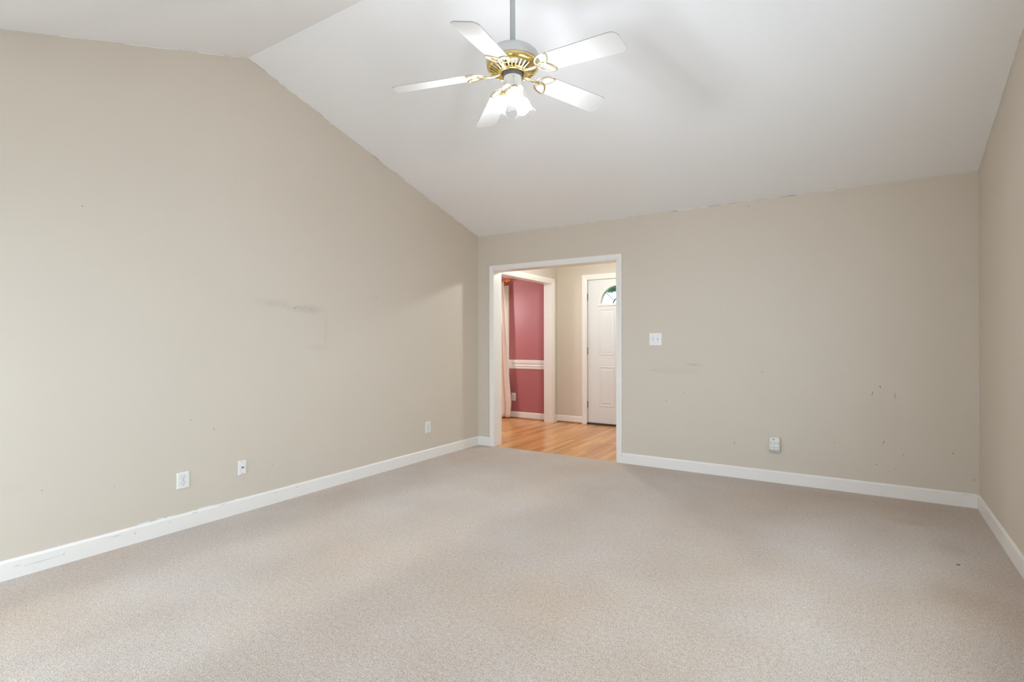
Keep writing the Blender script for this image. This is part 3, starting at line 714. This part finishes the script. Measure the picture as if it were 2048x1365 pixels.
for x, s in ((-0.023, 1), (0.023, -1)):
    bm = bmesh.new(); box(bm, x-0.0055, x+0.0055, 0.0055, 0.0066, -0.0125, 0.0125); obj('toggle_slot', bm, M['grey'], t)
    bm = bmesh.new(); prism(bm, [(x-0.004, 0.0060, -0.007), (x-0.004, 0.0060, 0.007), (x-0.004, 0.017, 0.002+s*0.008), (x-0.004, 0.017, -0.004+s*0.008)], (0.008, 0, 0)); obj('toggle', bm, M['plate'], t)
    screw(t, x, 0.030); screw(t, x, -0.030)
# six-way tap plugged on the back wall
t = on_wall('outlet_adapter', 'white six-socket outlet adapter jutting from the wall right of the light switch', 'outlet adapter', 'back', 3.117, 0.322)
wd, hh, d0, d1 = 0.079, 0.126, 0.022, 0.048
bm = bmesh.new()
prism(bm, [(-wd/2, 0, hh/2), (-wd/2, d0, hh/2), (-wd/2, d1, -hh/2+0.028), (-wd/2, 0.020, -hh/2), (-wd/2, 0, -hh/2)], (wd, 0, 0))
bmesh.ops.bevel(bm, geom=bm.edges[:], offset=0.003, segments=2, affect='EDGES')
obj('housing', bm, M['plate_worn'], t)
slope = (d1-d0)/(hh-0.028)
def face_y(z): return d0 + slope*(hh/2-z)
for zz in (0.016, -0.022):
    for x in (-0.026, 0.0, 0.026):
        bm = bmesh.new()
        y = face_y(zz)
        for dx, h_ in ((-0.0063, 0.0042), (0.0063, 0.0035)):
            yy = face_y(zz+0.006); box(bm, x+dx-0.0014, x+dx+0.0014, yy-0.003, yy+0.0012, zz+0.006-h_, zz+0.006+h_)
        yy = face_y(zz-0.007); prism(bm, [(x+0.0030*math.cos(2*PI*i/10), yy-0.003, zz-0.007+0.0030*math.sin(2*PI*i/10)) for i in range(10)], (0, 0.0042, 0))
        obj('socket_holes', bm, M['slot'], t)
bm = bmesh.new(); z_ = 0.047; yy = face_y(z_)
prism(bm, [(0.007+0.0045*math.cos(2*PI*i/12), yy-0.002, z_+0.0045*math.sin(2*PI*i/12)) for i in range(12)], (0, 0.0035, 0)); obj('indicator_light', bm, M['dark'], t)
bm = bmesh.new(); box(bm, -0.003, -0.001, yy-0.002, yy+0.0012, z_-0.003, z_+0.004); obj('mark', bm, M['grey'], t)
screw(t, 0, -0.008, face_y(-0.008))

# ------------------------------------------------------------------ tiny debris on the carpet
bm = bmesh.new(); tube(bm, [(4.120, -1.316, 0.002), (4.128, -1.312, 0.003), (4.135, -1.312, 0.002)], 0.002, 6)
o = obj('lint_scrap', bm, M['dark'], None); o['label'] = 'tiny dark scrap lying on the carpet near the right-hand wall'; o['category'] = 'scrap'

# ------------------------------------------------------------------ ceiling fan
FX, FYY, FZ = 2.233, -2.795, 2.533
fan = thing('ceiling_fan', 'white five-blade ceiling fan with polished brass fittings and a cluster of lit glass shades', 'ceiling fan', (FX, FYY, 2.40))
def L(z): return z - 2.40                               # world height to fan-local height
bm = bmesh.new(); lathe(bm, [(0.0131, L(2.62)), (0.0131, L(3.20))], seg=20, cap=True); obj('downrod', bm, M['rod_white'], fan, True)
bm = bmesh.new(); lathe(bm, [(0.014, L(3.155)), (0.035, L(3.16)), (0.06, L(3.19)), (0.068, L(3.225)), (0.068, L(3.246))], seg=32); obj('canopy', bm, M['fan_white'], fan, True)
bm = bmesh.new(); lathe(bm, [(0.0135, L(2.640)), (0.03, L(2.636)), (0.085, L(2.633)), (0.112, L(2.626)), (0.125, L(2.614)), (0.1305, L(2.600)), (0.1315, L(2.582)), (0.1305, L(2.572)), (0.120, L(2.568))], seg=64)
sharp(obj('motor_housing', bm, M['fan_white'], fan, True), 50)
bm = bmesh.new()                                        # brass vented bell: rim, ribs, lip over a dark inner cone
lathe(bm, [(0.119, L(2.573)), (0.1265, L(2.571)), (0.1285, L(2.562)), (0.127, L(2.552)), (0.121, L(2.543)), (0.113, L(2.538)), (0.110, L(2.541))], seg=64)
lathe(bm, [(0.076, L(2.527)), (0.073, L(2.520)), (0.067, L(2.516)), (0.058, L(2.517)), (0.052, L(2.524)), (0.050, L(2.535))], seg=48)
lathe(bm, [(0.112, L(2.552)), (0.070, L(2.534))], seg=48, mi=1)
NR = 30
for i in range(NR):
    a = 2*PI*i/NR; ca, sa = math.cos(a), math.sin(a)
    tube(bm, [(r*ca, r*sa, L(z)) for r, z in ((0.113, 2.540), (0.100, 2.5345), (0.086, 2.529), (0.073, 2.523))], lambda t: (0.0066-0.0026*t, 0.0030), 8)
sharp(obj('vent_bell', bm, [M['brass'], M['dark']], fan, True), 50)
bm = bmesh.new(); lathe(bm, [(0.048, L(2.530)), (0.048, L(2.505)), (0.030, L(2.500))], seg=40); obj('rotor_hub', bm, M['dark'], fan, True)
bm = bmesh.new(); lathe(bm, [(0.020, L(2.505)), (0.0435, L(2.504)), (0.0438, L(2.500)), (0.0438, L(2.459)), (0.0445, L(2.4585)), (0.0505, L(2.456)), (0.0520, L(2.450)), (0.0505, L(2.444)), (0.045, L(2.441)), (0.030, L(2.440))], seg=48)
prism(bm, [(0.006*math.cos(a_*PI/4), 0.006*math.sin(a_*PI/4), 0) for a_ in range(8)], (0, 0, 0.001)) if False else None
sharp(obj('switch_housing', bm, M['fan_white'], fan, True), 40)
bm = bmesh.new(); lathe(bm, [(0.040, L(2.442)), (0.042, L(2.436)), (0.040, L(2.428)), (0.034, L(2.420)), (0.026, L(2.412)), (0.016, L(2.407)), (0.012, L(2.398)), (0.014, L(2.392)), (0.009, L(2.386)), (0.0, L(2.384))], seg=40)
fit = obj('light_fitter', bm, M['brass_pale'], fan, True)

PIT, DRP, TX, TY, TH0 = -0.239, 0.101, 0.012, 0.062, 1.160
def blade_frame(k):
    a = TH0 + k*2*PI/5
    e_ = Vector((math.cos(a), math.sin(a), 0)); n_ = Vector((-math.sin(a), math.cos(a), 0))
    sl = -DRP + TX*e_.x + TY*e_.y
    U = Vector((e_.x, e_.y, sl)); V = Vector((n_.x*math.cos(PIT), n_.y*math.cos(PIT), math.sin(PIT)))
    Nn = U.cross(V).normalized()
    O = Vector((0, 0, L(FZ)))
    return lambda r, s, h: O + U*r + V*s + Nn*h
for k in range(5):
    B = blade_frame(k)
    # outline in (r, s): narrow root with clipped corners, wide tip with rounded corners
    ol = []
    def corner(cr_, cs, rad, a0, a1, n=8):
        for i in range(n+1):
            a = a0+(a1-a0)*i/n; ol.append((cr_+rad*math.cos(a), cs+rad*math.sin(a)))
    r0, r1, w0, w1 = 0.178, 0.588, 0.110, 0.128
    corner(r0+0.012, -w0/2+0.012, 0.012, PI*1.0, PI*1.5, 4)
    corner(r1-0.038, -w1/2+0.034, 0.034, PI*1.5, PI*1.92)
    corner(r1-0.034, w1/2-0.034, 0.034, PI*0.08, PI*0.5)
    corner(r0+0.012, w0/2-0.012, 0.012, PI*0.5, PI*1.0, 4)
    bm = bmesh.new(); bv = 0.0012; th = 0.0055
    cxm = 0.38
    ins = [(cxm+(r-cxm)*(1-bv/0.2), s*(1-bv/0.06)) for r, s in ol]
    loops = [[bm.verts.new(B(r, s, h)) for r, s in pts] for pts, h in ((ins, 0.0), (ol, bv), (ol, th-bv), (ins, th))]
    nn = len(ol)
    for li, (a, b) in enumerate(zip(loops, loops[1:])):
        for i in range(nn):
            f = bm.faces.new((a[i], a[(i+1) % nn], b[(i+1) % nn], b[i])); f.material_index = 1 if li == 1 else 0
    bm.faces.new(loops[0]); bm.faces.new(loops[-1][::-1])
    bl = obj('blade', bm, [M['blade'], M['blade_edge']], fan)
    # brass iron: arm from the hub, then two leaf-shaped loops spread under the blade root
    bm = bmesh.new(); nrm = (B(0.2, 0, 1)-B(0.2, 0, 0)).normalized()
    tube(bm, [B(0.046, 0, -0.002), B(0.075, 0, -0.007), B(0.105, 0, -0.010), B(0.135, 0, -0.008), B(0.158, 0, -0.004)], lambda t: (0.0105-0.004*t, 0.0055), 10, flat=nrm)
    for sg in (-1, 1):
        ang = sg*math.radians(37); ca, sa = math.cos(ang), math.sin(ang)
        loop = []
        for i in range(40):
            t_ = 2*PI*i/40; ln_ = 0.045*(1-math.cos(t_)); wd_ = 0.026*math.sin(t_)*(0.62+0.38*math.cos(t_/2)**2)*1.15
            rr, ss = 0.150+ln_*ca-wd_*sa, ln_*sa+wd_*ca
            loop.append(B(rr, ss, -0.0028))
        tube(bm, loop, (0.0050, 0.0030), 8, closed=True, flat=nrm)
        vein = [B(0.150+q*0.072*ca-0.006*math.sin(q*5)*sa, q*0.072*sa+0.006*math.sin(q*5)*ca, -0.002) for q in (0.45, 0.55, 0.65, 0.75, 0.85)]
        tube(bm, vein, (0.0016, 0.0014), 6, flat=nrm)
    for rr, ss in ((0.198, 0.0), (0.205, 0.036), (0.205, -0.036)):
        p = B(rr, ss, -0.0015); sphere(bm, p, 0.0042, sub=2)
    obj('blade_iron', bm, M['brass_pale'], bl, True)

# three tulip shades: one towards the camera, one left, one right
fwd2 = Vector((-math.sin(YAW), math.cos(YAW), 0)); rgt2 = Vector((math.cos(YAW), math.sin(YAW), 0))
for deg in (-80, 40, 158):
    a = math.radians(deg); d = rgt2*math.cos(a)+fwd2*math.sin(a)
    tilt = math.radians(28)
    ax = (d*math.sin(tilt)+Vector((0, 0, -math.cos(tilt)))).normalized()
    neck = d*0.050 + Vector((0, 0, L(2.420)))
    sx_ = ax.cross(Vector((0, 0, 1))).normalized(); sy_ = ax.cross(sx_).normalized()
    mt = Matrix(((sx_.x, sy_.x, ax.x, neck.x), (sx_.y, sy_.y, ax.y, neck.y), (sx_.z, sy_.z, ax.z, neck.z), (0, 0, 0, 1)))
    bm = bmesh.new(); prof = [(0.0195, -0.004), (0.0215, 0.002), (0.0265, 0.010), (0.031, 0.020), (0.034, 0.032), (0.0355, 0.044), (0.037, 0.055), (0.0405, 0.064), (0.046, 0.071), (0.0525, 0.076), (0.0585, 0.079)]
    SEG = 60; rings = []
    for q, (r, z) in enumerate(prof):
        t_ = q/(len(prof)-1); ring = []
        for i in range(SEG):
            an = 2*PI*i/SEG; f_ = max(0, t_-0.35)/0.65
            rr = r*(1+0.09*f_*f_*math.cos(6*an)); zz = z+0.006*f_*f_*math.cos(6*an)
            ring.append(bm.verts.new(mt @ Vector((rr*math.cos(an), rr*math.sin(an), zz))))
        rings.append(ring)
    for p_, q_ in zip(rings, rings[1:]):
        for i in range(SEG): bm.faces.new((p_[i], p_[(i+1) % SEG], q_[(i+1) % SEG], q_[i]))
    sh = obj('glass_shade', bm, M['shade'], fan, True)
    so = sh.modifiers.new('glass thickness', 'SOLIDIFY'); so.thickness = 0.002
    bm = bmesh.new(); lathe(bm, [(0.0, -0.020), (0.014, -0.019), (0.0215, -0.012), (0.023, 0.0), (0.023, 0.006), (0.0195, 0.007), (0.013, 0.008), (0.012, 0.02), (0.0, 0.021)], seg=28, mtx=mt); obj('socket_cup', bm, M['brass_pale'], sh, True)
    bm = bmesh.new(); lathe(bm, [(0.0001, 0.0215), (0.010, 0.022), (0.011, 0.032), (0.015, 0.042), (0.020, 0.052), (0.0205, 0.060), (0.017, 0.069), (0.009, 0.075), (0.0001, 0.077)], seg=24, mtx=mt); obj('bulb', bm, M['bulb'], sh, True)
    bm = bmesh.new(); tube(bm, [Vector((0, 0, L(2.425)))+d*0.022, Vector((0, 0, L(2.424)))+d*0.036, neck-ax*0.018], 0.006, 10); obj('lamp_arm', bm, M['brass_pale'], fan, True)
def chain(x_, y_, z0_, z1_, nm='pull_chain'):
    bm = bmesh.new(); n = int((z0_-z1_)/0.0045)
    for i in range(n): sphere(bm, (x_+0.0012*math.sin(i*0.4), y_, L(z0_-i*0.0045)), 0.0016, sub=1)
    lathe(bm, [(0.0005, L(z1_)), (0.004, L(z1_-0.004)), (0.004, L(z1_-0.014)), (0.001, L(z1_-0.018))], x_, y_, 10)
    obj(nm, bm, M['brass_pale'], fan, True)
dch = (-fwd2*0.0475 + rgt2*0.005)
bm = bmesh.new(); sphere(bm, (dch.x*0.93, dch.y*0.93, L(2.490)), 0.0038, sub=2); obj('chain_grommet', bm, M['steel'], fan)
chain(dch.x, dch.y, 2.487, 2.40)
